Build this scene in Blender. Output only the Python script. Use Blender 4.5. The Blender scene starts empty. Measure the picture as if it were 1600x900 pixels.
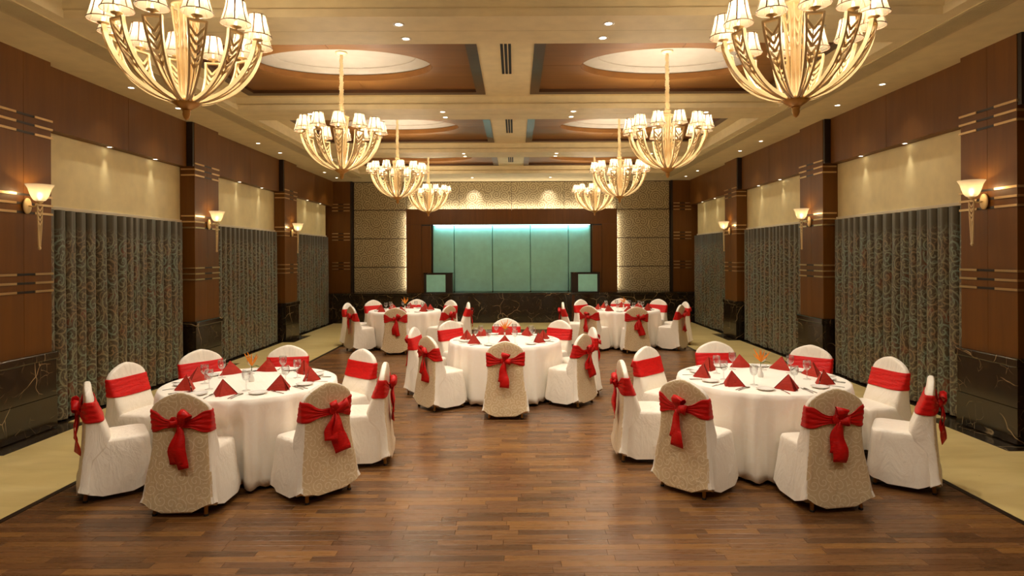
import bpy, bmesh, math, random
from mathutils import Vector, Matrix
PI = math.pi
random.seed(7)
C = bpy.context.scene.collection
SC = bpy.context.scene

# ------------------------------------------------------------------ camera
cam_d = bpy.data.cameras.new('camera')
cam = bpy.data.objects.new('camera', cam_d)
C.objects.link(cam)
CX, CZ, F, VX, VY = 0.10, 1.91, 950.0, 805.0, 400.0
cam.location = (CX, 0, CZ)
ROLL = 0.0045
cam.rotation_euler = (Matrix.Rotation(PI/2, 3, 'X') @ Matrix.Rotation(-ROLL, 3, 'Z')).to_euler()
cam_d.sensor_width = 36.0
cam_d.lens = 36.0*F/1600.0
cam_d.shift_x = -(VX-800)/1600.0
cam_d.shift_y = -(450-VY)/1600.0
cam_d.clip_start = 0.05
cam_d.clip_end = 100
SC.camera = cam

# ------------------------------------------------------------------ world / exposure
w = bpy.data.worlds.new('world'); SC.world = w
w.use_nodes = True
w.node_tree.nodes['Background'].inputs[0].default_value = (1.0, 0.8, 0.55, 1)
w.node_tree.nodes['Background'].inputs[1].default_value = 0.0
SC.view_settings.view_transform = 'Standard'
SC.view_settings.look = 'None'
SC.view_settings.gamma = 1
SC.view_settings.use_curve_mapping = False
EXPOSURE = 0.2
SC.view_settings.exposure = EXPOSURE
SC.cycles.use_denoising = True
SC.cycles.max_bounces = 8
SC.cycles.diffuse_bounces = 4
SC.cycles.glossy_bounces = 3
SC.cycles.transmission_bounces = 6
SC.cycles.transparent_max_bounces = 8
SC.cycles.sample_clamp_indirect = 4.0
SC.cycles.caustics_reflective = False
SC.cycles.caustics_refractive = False
WARM = (1.0, 0.90, 0.76)
WARMER = (1.0, 0.72, 0.40)
P_SHADE = 17.0      # watts of each chandelier bulb
P_SCONCE = 24.0
P_WASH = 22.0      # wall-wash downlights in the soffits
P_BEAM = 110.0      # downlights in the beams
P_COVE = 16.0
P_PEL = 7.0

def light(kind, name, loc, energy, color, parent=None, radius=0.03, **kw):
    d = bpy.data.lights.new(name, kind)
    d.energy = energy; d.color = color
    if kind in ('POINT', 'SPOT'): d.shadow_soft_size = radius
    for k, v in kw.items(): setattr(d, k, v)
    o = bpy.data.objects.new(name, d); C.objects.link(o)
    o.location = loc
    if parent: o.parent = parent
    return o

# ------------------------------------------------------------------ object helpers
def tag(o, label=None, cat=None, group=None, kind=None):
    if label: o['label'] = label
    if cat: o['category'] = cat
    if group: o['group'] = group
    if kind: o['kind'] = kind
    return o

def thing(name, label, cat, loc=(0, 0, 0), rotz=0.0, group=None):
    o = bpy.data.objects.new(name, None); C.objects.link(o)
    o.location = loc; o.rotation_euler = (0, 0, rotz); o.empty_display_size = 0.1
    return tag(o, label, cat, group)

def child(name, mesh, parent, loc=(0, 0, 0), rot=(0, 0, 0)):
    o = bpy.data.objects.new(name, mesh); C.objects.link(o)
    o.parent = parent; o.location = loc; o.rotation_euler = rot
    return o

def copy_tree(o, parent=None):
    c = o.copy(); C.objects.link(c)
    if parent: c.parent = parent
    for ch in list(o.children): copy_tree(ch, c)
    return c

class MB:
    def __init__(s): s.v = []; s.f = []; s.uv = None; s.mi = []
    def add(s, vs, fs):
        n = len(s.v); s.v += [tuple(p) for p in vs]; s.f += [tuple(i+n for i in f) for f in fs]
        return s
    def box(s, x0, x1, y0, y1, z0, z1, bev=0.0):
        if bev <= 0:
            vs = [(x0,y0,z0),(x1,y0,z0),(x1,y1,z0),(x0,y1,z0),(x0,y0,z1),(x1,y0,z1),(x1,y1,z1),(x0,y1,z1)]
            fs = [(3,2,1,0),(4,5,6,7),(0,1,5,4),(1,2,6,5),(2,3,7,6),(3,0,4,7)]
            return s.add(vs, fs)
        bm = bmesh.new()
        bmesh.ops.create_cube(bm, size=1, matrix=Matrix.Translation(((x0+x1)/2,(y0+y1)/2,(z0+z1)/2)) @ Matrix.Diagonal((x1-x0,y1-y0,z1-z0,1)))
        bmesh.ops.bevel(bm, geom=bm.edges[:], offset=bev, segments=2, profile=0.6, affect='EDGES')
        bm.verts.index_update()
        s.add([v.co[:] for v in bm.verts], [[v.index for v in f.verts] for f in bm.faces]); bm.free()
        return s
    def loft(s, rings, cap0=True, cap1=True, closed=True):
        n = len(rings[0]); vs = [p for r in rings for p in r]; fs = []
        for i in range(len(rings)-1):
            for j in range(n if closed else n-1):
                k = (j+1) % n
                fs.append((i*n+j, i*n+k, (i+1)*n+k, (i+1)*n+j))
        if cap0: fs.append(tuple(range(n-1, -1, -1)))
        if cap1: fs.append(tuple((len(rings)-1)*n+j for j in range(n)))
        return s.add(vs, fs)
    def lathe(s, prof, n=24, cx=0, cy=0, cz=0, cap=True, sx=1, sy=1):
        rings = [[(cx+r*sx*math.cos(2*PI*j/n), cy+r*sy*math.sin(2*PI*j/n), cz+z) for j in range(n)] for r, z in prof]
        return s.loft(rings, cap, cap)
    def tube(s, pts, rad, n=8, cap=True, up=(0, 0, 1)):
        pts = [Vector(p) for p in pts]; rings = []
        for i, p in enumerate(pts):
            t = (pts[min(i+1, len(pts)-1)] - pts[max(i-1, 0)]).normalized()
            u = Vector(up)
            if abs(t.dot(u)) > 0.98: u = Vector((1, 0, 0))
            a = t.cross(u).normalized(); b = a.cross(t).normalized()
            r = rad[i] if isinstance(rad, (list, tuple)) else rad
            rings.append([p + a*r*math.cos(2*PI*j/n) + b*r*math.sin(2*PI*j/n) for j in range(n)])
        return s.loft(rings, cap, cap)
    def ribbon(s, pts, widths, side, thick):
        """a flat bar along pts: widths across `side` (vector or list), thickness along the normal"""
        pts = [Vector(p) for p in pts]; rings = []
        for i, p in enumerate(pts):
            t = (pts[min(i+1, len(pts)-1)] - pts[max(i-1, 0)]).normalized()
            sd = Vector(side[i] if isinstance(side, list) else side)
            sd = (sd - t*sd.dot(t)).normalized(); nn = t.cross(sd).normalized()
            hw = (widths[i] if isinstance(widths, (list, tuple)) else widths)/2; ht = thick/2
            rings.append([p+sd*hw+nn*ht, p-sd*hw+nn*ht, p-sd*hw-nn*ht, p+sd*hw-nn*ht])
        return s.loft(rings)
    def mesh(s, name, mat, smooth=False, uvf=None, angle=None):
        me = bpy.data.meshes.new(name)
        me.from_pydata(s.v, [], s.f)
        if mat: me.materials.append(mat)
        if smooth:
            me.polygons.foreach_set('use_smooth', [True]*len(me.polygons))
            if angle: me.set_sharp_from_angle(angle=angle)
        if uvf:
            uv = me.uv_layers.new(name='UVMap')
            data = []
            for l in me.loops: data += list(uvf[l.vertex_index])
            uv.data.foreach_set('uv', data)
        me.update()
        return me
    def build(s, name, mat, parent=None, smooth=False, loc=(0,0,0), rot=(0,0,0), uvf=None, angle=None):
        return child(name, s.mesh(name, mat, smooth, uvf, angle), parent, loc, rot)

def at(px, py, z):
    """where the ray through photograph pixel (px, py) meets the height z"""
    yc = py - ROLL*(800-px); xc = px + ROLL*(py-450)
    Y = (CZ-z)*F/(yc-VY)
    return Vector((CX+(xc-VX)/F*Y, Y, z))

# ------------------------------------------------------------------ materials
def srgb(r, g, b):
    f = lambda c: (c/255/12.92) if c/255 <= 0.04045 else ((c/255+0.055)/1.055)**2.4
    return (f(r), f(g), f(b), 1.0)

class NT:
    def __init__(s, name):
        s.m = bpy.data.materials.new(name); s.m.use_nodes = True
        s.t = s.m.node_tree; s.t.nodes.clear()
        s.out = s.t.nodes.new('ShaderNodeOutputMaterial')
    def n(s, typ, **kw):
        nd = s.t.nodes.new('ShaderNode'+typ)
        for k, v in kw.items():
            if k.startswith('i_'):
                key = k[2:]
                key = int(key) if key.isdigit() else key.replace('_', ' ')
                s.set(nd.inputs[key], v)
            else: setattr(nd, k, v)
        return nd
    def set(s, inp, v):
        if isinstance(v, bpy.types.NodeSocket): s.t.links.new(v, inp)
        elif isinstance(v, bpy.types.Node): s.t.links.new(v.outputs[0], inp)
        else: inp.default_value = v
    def math(s, op, a, b=0.0, c=0.0):
        nd = s.n('Math', operation=op); s.set(nd.inputs[0], a); s.set(nd.inputs[1], b)
        if op in ('MULTIPLY_ADD', 'SMOOTH_MIN', 'WRAP'): s.set(nd.inputs[2], c)
        return nd.outputs[0]
    def mix(s, fac, a, b, blend='MIX'):
        nd = s.n('Mix', data_type='RGBA', blend_type=blend)
        s.set(nd.inputs[0], fac); s.set(nd.inputs[6], a); s.set(nd.inputs[7], b)
        return nd.outputs[2]
    def ramp(s, fac, stops):
        nd = s.n('ValToRGB'); s.set(nd.inputs[0], fac)
        e = nd.color_ramp.elements
        while len(e) > 1: e.remove(e[-1])
        e[0].position, e[0].color = stops[0]
        for p, c in stops[1:]:
            x = e.new(p); x.color = c
        return nd.outputs[0]
    def mapr(s, v, a, b, c=0.0, d=1.0):
        nd = s.n('MapRange'); s.set(nd.inputs[0], v)
        for i, q in zip((1, 2, 3, 4), (a, b, c, d)): s.set(nd.inputs[i], q)
        return nd.outputs[0]
    def coord(s, which='Object', scale=(1, 1, 1), rot=(0, 0, 0), loc=(0, 0, 0)):
        tc = s.n('TexCoord'); mp = s.n('Mapping')
        s.set(mp.inputs['Vector'], tc.outputs[which]); mp.inputs['Scale'].default_value = scale
        mp.inputs['Rotation'].default_value = rot; mp.inputs['Location'].default_value = loc
        return mp.outputs[0]
    def noise(s, vec, scale, detail=4, rough=0.5, dist=0.0):
        nd = s.n('TexNoise'); s.set(nd.inputs['Vector'], vec); nd.inputs['Scale'].default_value = scale
        nd.inputs['Detail'].default_value = detail; nd.inputs['Roughness'].default_value = rough
        nd.inputs['Distortion'].default_value = dist
        return nd.outputs[0]
    def spiral(s, vec, turns=2.2, width=0.2, rnd=0.75):
        """spiral scrolls, one in each cell; 1 on the line"""
        v2 = s.n('VectorMath', operation='MULTIPLY'); s.set(v2.inputs[0], vec); v2.inputs[1].default_value = (1, 1, 0)
        vo = s.n('TexVoronoi', voronoi_dimensions='2D'); s.set(vo.inputs['Vector'], v2.outputs[0])
        vo.inputs['Scale'].default_value = 1.0; vo.inputs['Randomness'].default_value = rnd
        d = s.n('VectorMath', operation='SUBTRACT'); s.set(d.inputs[0], v2.outputs[0]); s.set(d.inputs[1], vo.outputs['Position'])
        sp = s.n('SeparateXYZ'); s.set(sp.inputs[0], d.outputs[0])
        th = s.math('ARCTAN2', sp.outputs[1], sp.outputs[0])
        sc = s.n('SeparateColor'); s.set(sc.inputs[0], vo.outputs['Color'])
        sg = s.math('SUBTRACT', s.math('MULTIPLY', s.math('GREATER_THAN', sc.outputs[0], 0.5), 2.0), 1.0)
        th = s.math('MULTIPLY', s.math('MULTIPLY', th, sg), 1/(2*PI))
        f = s.math('FRACT', s.math('ADD', s.math('MULTIPLY_ADD', vo.outputs['Distance'], turns*1.6, sc.outputs[1]), th))
        a = s.math('ABSOLUTE', s.math('SUBTRACT', f, 0.5))
        line = s.mapr(a, width*0.5, width*1.1, 1.0, 0.0)
        return line
    def bsdf(s, color, rough=0.5, metal=0.0, bump=None, bstr=0.1, bdist=0.01, spec=0.5, coat=0.0, sheen=0.0, **kw):
        p = s.n('BsdfPrincipled')
        s.set(p.inputs['Base Color'], color); s.set(p.inputs['Roughness'], rough)
        s.set(p.inputs['Metallic'], metal); s.set(p.inputs['Specular IOR Level'], spec)
        p.inputs['Coat Weight'].default_value = coat; p.inputs['Coat Roughness'].default_value = 0.12
        p.inputs['Sheen Weight'].default_value = sheen
        for k, v in kw.items(): s.set(p.inputs[k.replace('_', ' ')], v)
        if bump is not None:
            b = s.n('Bump'); s.set(b.inputs['Height'], bump); b.inputs['Strength'].default_value = bstr
            b.inputs['Distance'].default_value = bdist
            s.set(p.inputs['Normal'], b.outputs[0])
        s.t.links.new(p.outputs[0], s.out.inputs[0])
        return s.m

def plain(name, col, rough=0.5, metal=0.0, **kw):
    n = NT(name)
    nz = n.noise(n.coord('Object'), 6.0, 3)
    c = n.mix(n.mapr(nz, 0.3, 0.7), col, tuple(x*0.9 for x in col[:3])+(1,))
    return n.bsdf(c, rough, metal, **kw)

def m_veneer(name, a, b, axis=2, rough=0.32, coat=0.15):
    n = NT(name)
    sc = [5.0, 5.0, 5.0]; sc[axis] = 0.35
    v = n.coord('Object', scale=tuple(sc))
    g = n.noise(v, 2.0, 6, 0.6, 0.6)
    big = n.noise(n.coord('Object', scale=(0.8, 0.8, 0.8)), 1.2, 2)
    f = n.math('ADD', n.math('MULTIPLY', g, 0.7), n.math('MULTIPLY', big, 0.3))
    c = n.ramp(f, [(0.3, a), (0.7, b)])
    return n.bsdf(c, rough, bump=g, bstr=0.03, coat=coat, spec=0.35)

M = {}
M['veneer'] = m_veneer('walnut_veneer', srgb(96, 57, 13), srgb(116, 72, 19), rough=0.42, coat=0.0)
M['veneer_dark'] = m_veneer('dark_veneer', srgb(70, 38, 18), srgb(92, 52, 26))
M['coffer'] = m_veneer('coffer_veneer', srgb(110, 70, 28), srgb(134, 88, 38), axis=0, rough=0.45, coat=0.0)
M['coffer_frame'] = m_veneer('coffer_frame_wood', srgb(66, 42, 24), srgb(84, 54, 32), axis=0, rough=0.35)
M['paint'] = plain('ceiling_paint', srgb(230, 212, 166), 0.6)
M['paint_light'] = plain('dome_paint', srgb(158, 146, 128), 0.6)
M['pelmet'] = plain('pelmet_cream', srgb(238, 220, 164), 0.45)
M['pelmet_lip'] = plain('pelmet_lip', srgb(236, 222, 190), 0.4)
M['metal_strip'] = plain('brushed_strip', srgb(214, 180, 130), 0.3, 0.75)
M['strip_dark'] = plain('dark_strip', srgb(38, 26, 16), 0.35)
M['gold'] = plain('gold_paint', srgb(234, 206, 152), 0.34, 0.0)
M['gold_dark'] = plain('old_gold', srgb(206, 154, 78), 0.35, 0.3)
M['brass'] = plain('brass_leg', srgb(204, 156, 76), 0.3, 0.35)
M['black'] = plain('black_slot', srgb(14, 12, 10), 0.7)
M['grille'] = plain('grille_metal', srgb(206, 186, 138), 0.5, 0.0)
M['white_trim'] = plain('downlight_trim', srgb(230, 222, 208), 0.4)
M['porcelain'] = plain('white_porcelain', srgb(244, 240, 232), 0.15, coat=0.3)
M['steel'] = plain('cutlery_steel', srgb(200, 196, 188), 0.2, 0.95)
M['chair_white'] = None

# ceiling seen dark marble
def m_marble():
    n = NT('black_marble')
    v = n.coord('Object')
    dz = n.n('TexNoise'); n.set(dz.inputs['Vector'], v); dz.inputs['Scale'].default_value = 1.3; dz.inputs['Detail'].default_value = 3
    off = n.n('VectorMath', operation='MULTIPLY_ADD')
    n.set(off.inputs[0], dz.outputs[1]); off.inputs[1].default_value = (0.6, 0.6, 0.6); n.set(off.inputs[2], v)
    vo = n.n('TexVoronoi', feature='DISTANCE_TO_EDGE'); n.set(vo.inputs['Vector'], off.outputs[0]); vo.inputs['Scale'].default_value = 1.9
    vein = n.mapr(vo.outputs[0], 0.0, 0.011, 1.0, 0.0)
    mask = n.mapr(n.noise(v, 2.3, 3), 0.46, 0.62)
    vein = n.math('MULTIPLY', vein, mask)
    vo2 = n.n('TexVoronoi', feature='DISTANCE_TO_EDGE'); n.set(vo2.inputs['Vector'], off.outputs[0]); vo2.inputs['Scale'].default_value = 6.5
    v2 = n.math('MULTIPLY', n.mapr(vo2.outputs[0], 0.0, 0.012, 0.5, 0.0), n.mapr(n.noise(v, 5.0, 2), 0.5, 0.6))
    vein = n.math('MAXIMUM', vein, v2)
    cl = n.noise(v, 7.0, 6, 0.65)
    base = n.ramp(cl, [(0.35, srgb(20, 14, 9)), (0.7, srgb(52, 38, 22))])
    c = n.mix(vein, base, srgb(196, 172, 128))
    return n.bsdf(c, 0.16, coat=0.2)
M['marble'] = m_marble()

def m_beige():
    n = NT('beige_marble')
    v = n.coord('Object', scale=(0.6, 2.2, 1))
    a = n.noise(v, 1.6, 6, 0.6, 0.8)
    b = n.noise(n.coord('Object', scale=(2, 6, 1)), 4.0, 4, 0.7)
    c = n.ramp(a, [(0.3, srgb(208, 184, 116)), (0.6, srgb(224, 202, 138)), (0.8, srgb(212, 188, 122))])
    c = n.mix(n.mapr(b, 0.68, 0.74), c, srgb(150, 126, 80))
    return n.bsdf(c, 0.28)
M['beige'] = m_beige()

def m_plank(name, per_island):
    n = NT(name)
    if per_island:
        g = n.n('NewGeometry'); rnd = g.outputs['Random Per Island']
    else:
        oi = n.n('ObjectInfo'); rnd = oi.outputs['Random']
    col = n.ramp(rnd, [(0.0, srgb(84, 56, 30)), (0.25, srgb(100, 66, 36)), (0.45, srgb(120, 82, 44)), (0.65, srgb(106, 72, 44)), (0.85, srgb(134, 92, 46)), (1.0, srgb(126, 86, 40))])
    geo = n.n('NewGeometry')
    mp = n.n('Mapping'); n.set(mp.inputs[0], geo.outputs['Position']); mp.inputs['Scale'].default_value = (2.5, 40, 1)
    add = n.n('VectorMath', operation='ADD'); n.set(add.inputs[0], mp.outputs[0])
    cmb = n.n('CombineXYZ'); n.set(cmb.inputs[2], n.math('MULTIPLY', rnd, 40.0)); n.set(add.inputs[1], cmb.outputs[0])
    g = n.noise(add.outputs[0], 1.4, 5, 0.6, 0.4)
    c = n.mix(n.mapr(g, 0.35, 0.72), n.mix(0.22, col, srgb(50, 32, 20)), col)
    r = n.mapr(g, 0.3, 0.7, 0.24, 0.34)
    return n.bsdf(c, r, bump=g, bstr=0.05, bdist=0.002, spec=0.5)
M['plank'] = m_plank('oak_plank', False)
M['plank_field'] = m_plank('oak_plank_field', True)

def m_fabric_panel():
    n = NT('scroll_wall_fabric')
    tc = n.n('TexCoord'); sx = n.n('SeparateXYZ'); n.set(sx.inputs[0], tc.outputs['Object'])
    cb = n.n('CombineXYZ'); n.set(cb.inputs[0], n.math('MULTIPLY', sx.outputs[0], 3.9)); n.set(cb.inputs[1], n.math('MULTIPLY', sx.outputs[2], 3.9))
    l1 = n.spiral(cb.outputs[0], 2.6, 0.15, 0.6)
    sc2 = n.n('VectorMath', operation='SCALE'); n.set(sc2.inputs[0], cb.outputs[0]); sc2.inputs['Scale'].default_value = 2.7
    l2 = n.spiral(sc2.outputs[0], 1.3, 0.16, 0.9)
    l = n.math('MAXIMUM', l1, n.math('MULTIPLY', l2, 0.45))
    c = n.mix(l, srgb(128, 110, 76), srgb(204, 188, 146))
    return n.bsdf(c, n.mapr(l, 0, 1, 0.6, 0.4), sheen=0.2, bump=l, bstr=0.2, bdist=0.004)
M['wall_fabric'] = m_fabric_panel()

def m_curtain():
    n = NT('scroll_curtain_fabric')
    uv = n.coord('UV', scale=(5.4, 4.6, 1))
    l1 = n.spiral(uv, 1.9, 0.17, 0.8)
    uv2 = n.coord('UV', scale=(11, 9, 1))
    l2 = n.spiral(uv2, 1.2, 0.17, 0.9)
    l = n.math('MAXIMUM', l1, n.math('MULTIPLY', l2, 0.6))
    tcu = n.n('TexCoord'); su = n.n('SeparateXYZ'); n.set(su.inputs[0], tcu.outputs['UV'])
    plainz = n.mapr(su.outputs[1], 2.12, 2.30, 1.0, 0.0)
    l = n.math('MULTIPLY', l, plainz)
    hue = n.noise(n.coord('UV', scale=(2.4, 2.4, 1)), 1.5, 2)
    base = n.ramp(n.noise(n.coord('UV', scale=(3.3, 3.0, 1), loc=(5, 3, 0)), 1.6, 3), [(0.42, srgb(66, 58, 40)), (0.58, srgb(74, 60, 42)), (0.68, srgb(104, 62, 40))])
    lc = n.ramp(hue, [(0.38, srgb(116, 132, 116)), (0.52, srgb(128, 126, 98)), (0.66, srgb(132, 108, 76))])
    base = n.mix(plainz, srgb(70, 64, 44), base)
    c = n.mix(l, base, lc)
    return n.bsdf(c, 0.42, sheen=0.2)
M['curtain'] = m_curtain()
M['curtain_heading'] = plain('plain_curtain_heading', srgb(62, 60, 44), 0.42, sheen=0.2)

def m_damask(name, lo, hi, amount, rough=0.36, scale=5.2, wrk=0.5):
    n = NT(name)
    tc = n.n('TexCoord'); sx = n.n('SeparateXYZ'); n.set(sx.inputs[0], tc.outputs['Object'])
    cb = n.n('CombineXYZ'); n.set(cb.inputs[0], n.math('MULTIPLY', n.math('ADD', sx.outputs[0], n.math('MULTIPLY', sx.outputs[1], 0.6)), scale))
    n.set(cb.inputs[1], n.math('MULTIPLY', sx.outputs[2], scale))
    l1 = n.spiral(cb.outputs[0], 1.7, 0.11, 0.9)
    wr = n.noise(n.coord('Object', scale=(1, 1, 0.5)), 7.0, 4, 0.55, 1.6)
    c = n.mix(n.math('MULTIPLY', l1, amount), lo, hi)
    r = n.mapr(l1, 0, 1, rough+0.08, rough-0.06)
    return n.bsdf(c, r, sheen=0.15, bump=wr, bstr=wrk, bdist=0.03)
M['damask_shaded'] = m_damask('chair_damask_shaded', srgb(214, 190, 148), srgb(246, 232, 204), 0.75, 0.32, 12.0)  # scroll lines are the weave; the tan ground also paints in the back's shading
M['satin'] = m_damask('chair_satin', srgb(244, 236, 220), srgb(248, 242, 228), 0.3, 0.38, 8.0)
M['cloth'] = m_damask('tablecloth_damask', srgb(250, 244, 230), srgb(252, 248, 238), 0.5, 0.55, 7.0, 0.12)
def m_satin(name, col, rough):
    n = NT(name)
    wr = n.noise(n.coord('Object', scale=(1, 1, 3)), 14.0, 3, 0.5, 1.2)
    c = n.mix(n.mapr(wr, 0.3, 0.7), col, tuple(x*0.75 for x in col[:3])+(1,))
    return n.bsdf(c, rough, bump=wr, bstr=0.25, bdist=0.02, spec=0.35)
M['sash'] = m_satin('red_satin', srgb(214, 17, 14), 0.46)
M['napkin'] = m_satin('brick_red_linen', srgb(174, 40, 18), 0.7)
M['teal'] = plain('teal_padded_panel', srgb(168, 240, 234), 0.3, coat=0.15)
M['petal'] = plain('orange_petal', srgb(236, 140, 20), 0.5)
M['leaf'] = plain('flower_stem', srgb(90, 110, 40), 0.5)

def m_glass():
    n = NT('clear_glass')
    tr = n.n('BsdfTransparent'); tr.inputs[0].default_value = (0.96, 0.97, 0.97, 1)
    gl = n.n('BsdfGlossy'); gl.inputs['Roughness'].default_value = 0.04
    lw = n.n('LayerWeight'); lw.inputs[0].default_value = 0.28
    mx = n.n('MixShader'); n.t.links.new(n.mapr(lw.outputs[1], 0.0, 1.0, 0.05, 0.75), mx.inputs[0])
    n.t.links.new(tr.outputs[0], mx.inputs[1]); n.t.links.new(gl.outputs[0], mx.inputs[2]); n.t.links.new(mx.outputs[0], n.out.inputs[0])
    return n.m
M['glass'] = m_glass()

def m_shade(name, col, emit, clear):
    n = NT(name)
    d = n.n('BsdfDiffuse'); d.inputs[0].default_value = col
    t = n.n('BsdfTranslucent'); t.inputs[0].default_value = col
    mx = n.n('MixShader'); mx.inputs[0].default_value = 0.6
    n.t.links.new(d.outputs[0], mx.inputs[1]); n.t.links.new(t.outputs[0], mx.inputs[2])
    e = n.n('Emission'); e.inputs[0].default_value = (1.0, 0.74, 0.42, 1); e.inputs[1].default_value = emit
    ad = n.n('AddShader'); n.t.links.new(mx.outputs[0], ad.inputs[0]); n.t.links.new(e.outputs[0], ad.inputs[1])
    tr = n.n('BsdfTransparent'); tr.inputs[0].default_value = (1.0, 0.92, 0.8, 1)
    m2 = n.n('MixShader'); m2.inputs[0].default_value = clear
    n.t.links.new(ad.outputs[0], m2.inputs[1]); n.t.links.new(tr.outputs[0], m2.inputs[2])
    n.t.links.new(m2.outputs[0], n.out.inputs[0])
    return n.m
M['shade'] = m_shade('pleated_shade', srgb(112, 100, 78), 0.32, 0.34)
M['sconce_shade'] = m_shade('frosted_bell_glass', srgb(120, 106, 80), 0.4, 0.3)
M['shade_trim'] = plain('shade_trim', srgb(96, 62, 30), 0.6)
def m_emit(name, col, s):
    n = NT(name); e = n.n('Emission'); e.inputs[0].default_value = col; e.inputs[1].default_value = s
    n.t.links.new(e.outputs[0], n.out.inputs[0]); return n.m
M['bulb'] = m_emit('lit_bulb', (1, 0.84, 0.6, 1), 5)
M['lamp'] = m_emit('lit_downlight', (1, 0.86, 0.64, 1), 9)
M['led'] = m_emit('led_strip_warm', (1, 0.8, 0.5, 1), 6)
M['led_teal'] = m_emit('led_strip_cool', (0.6, 1, 0.95, 1), 5)

# ------------------------------------------------------------------ room dimensions
HC = 4.12            # soffit and beam underside
HU = 4.32            # upper ceiling inside the bays
XP, XU, XR = 5.14, 5.24, 5.38      # pillar face, upper panel face, pelmet face
Y0, YB, YD = -2.6, 17.9, 17.45     # wall behind the camera, back wall, dado face
PIL = [(2.2, 2.98), (6.1, 6.87), (9.95, 10.75), (13.83, 14.6)]
BAYS = [(-0.85, 2.0), (2.75, 5.6), (6.33, 9.12), (9.83, 12.94), (13.6, 16.25)]
HOLES = [0.6, 4.3, 7.8, 11.45, 15.0]
XO = 4.05
MARB = 0.86

# ------------------------------------------------------------------ floor
WX0, WX1, WY1 = -3.62, 3.67, 15.75
fl = MB(); fl.box(-5.7, 5.7, Y0-0.2, YB+0.4, -0.2, -0.012)
floor = tag(fl.build('floor', M['marble']), kind='structure')
def floor_part(name, mat, boxes):
    b = MB()
    for q in boxes: b.box(*q)
    return b.build(name, mat, floor)
TR = 0.05
floor_part('edge_strip', M['strip_dark'], [(WX0-TR, WX0-0.002, Y0, WY1+TR, -0.012, 0.003), (WX1+0.002, WX1+TR, Y0, WY1+TR, -0.012, 0.003), (WX0, WX1, WY1+0.002, WY1+TR, -0.012, 0.003)])
for sx in (-1, 1):
    xi = (WX0-TR) if sx < 0 else (WX1+TR)
    bx = lambda xo, ya, yb: (min(xi, sx*xo), max(xi, sx*xo), ya, yb, -0.012, 0.0)
    boxes = [bx(4.86, Y0, WY1+TR)]
    ends = [Y0] + [y for p in PIL for y in p] + [YD]
    for i in range(0, len(ends), 2):
        ya, yb = ends[i]+(0.22 if i else 0), ends[i+1]-0.22
        boxes.append((min(sx*4.86, sx*5.12), max(sx*4.86, sx*5.12), ya, min(yb, WY1+TR), -0.012, 0.0))
    floor_part('marble_border', M['beige'], boxes)
floor_part('marble_border', M['beige'], [(-5.12, 5.12, WY1+TR, YD-0.02, -0.012, 0.0)])
# planks: strips running across the room
PW = 0.072
rows = []
y = Y0
random.seed(11)
while y < WY1-0.01:
    rows.append((y, min(y+PW, WY1))); y += PW
lens = [0.36, 0.44, 0.52, 0.60, 0.70]
plank_mesh = {}
def plank_box(b, x0, x1, y0, y1):
    g = 0.0008; h = 0.0015
    x0 += g; x1 -= g; y0 += g; y1 -= g
    b.add([(x0,y0,-0.012),(x1,y0,-0.012),(x1,y1,-0.012),(x0,y1,-0.012),(x0,y0,-h),(x1,y0,-h),(x1,y1,-h),(x0,y1,-h),(x0+h,y0+h,0),(x1-h,y0+h,0),(x1-h,y1-h,0),(x0+h,y1-h,0)],
          [(0,1,5,4),(1,2,6,5),(2,3,7,6),(3,0,4,7),(4,5,9,8),(5,6,10,9),(6,7,11,10),(7,4,8,11),(8,9,10,11)])
field = MB(); nobj = 0
for (ya, yb) in rows:
    x = WX0 - random.random()*0.5
    while x < WX1:
        L = random.choice(lens); xa, xb = max(x, WX0), min(x+L, WX1); x += L
        if xb-xa < 0.02: continue
        half = (ya)*800/F*1.03
        vis = ya > 3.66 and xb > CX-half and xa < CX+half
        if vis and nobj < 300:
            key = round(xb-xa, 3)
            if key not in plank_mesh:
                b = MB(); plank_box(b, -key/2, key/2, -PW/2, PW/2); plank_mesh[key] = b.mesh('plank', M['plank'])
            child('plank', plank_mesh[key], floor, ((xa+xb)/2, ya+PW/2, 0)); nobj += 1
        else:
            plank_box(field, xa, xb, ya, yb)
tag(field.build('plank_field', M['plank_field'], floor), kind='stuff')

# ------------------------------------------------------------------ ceiling
ce = MB()
TOP = 4.9
for sx in (-1, 1):
    ce.box(min(sx*XO, sx*5.7), max(sx*XO, sx*5.7), Y0-0.2, YB+0.3, HC, HC+0.075)
    ce.box(min(sx*(XO+0.05), sx*5.7), max(sx*(XO+0.05), sx*5.7), Y0-0.2, YB+0.3, HC+0.075, TOP)
edges = [Y0-0.2] + [v for b in BAYS for v in b] + [YB+0.3]
for i in range(0, len(edges), 2):
    ya, yb = edges[i], edges[i+1]
    ce.box(-XO, XO, ya, yb, HC, HC+0.075)
    ce.box(-XO-0.05, XO+0.05, ya+0.05, yb-0.05, HC+0.075, TOP)
ceiling = ce.build('ceiling', M['paint']); tag(ceiling, kind='structure')
seam = MB()
for (b0, b1) in zip(BAYS[:-1], BAYS[1:]):
    ym = (b0[1]+b1[0])/2
    seam.box(-XO, XO, ym-0.004, ym+0.004, HC-0.001, HC+0.002)
seam.build('beam_seam', M['grille'], ceiling)
CI, CO = 0.33, 3.85
def oval(cx, cy, a, b, t0, t1, n):
    return [(cx+a*math.cos(t0+(t1-t0)*i/n), cy+b*math.sin(t0+(t1-t0)*i/n)) for i in range(n+1)]
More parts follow.
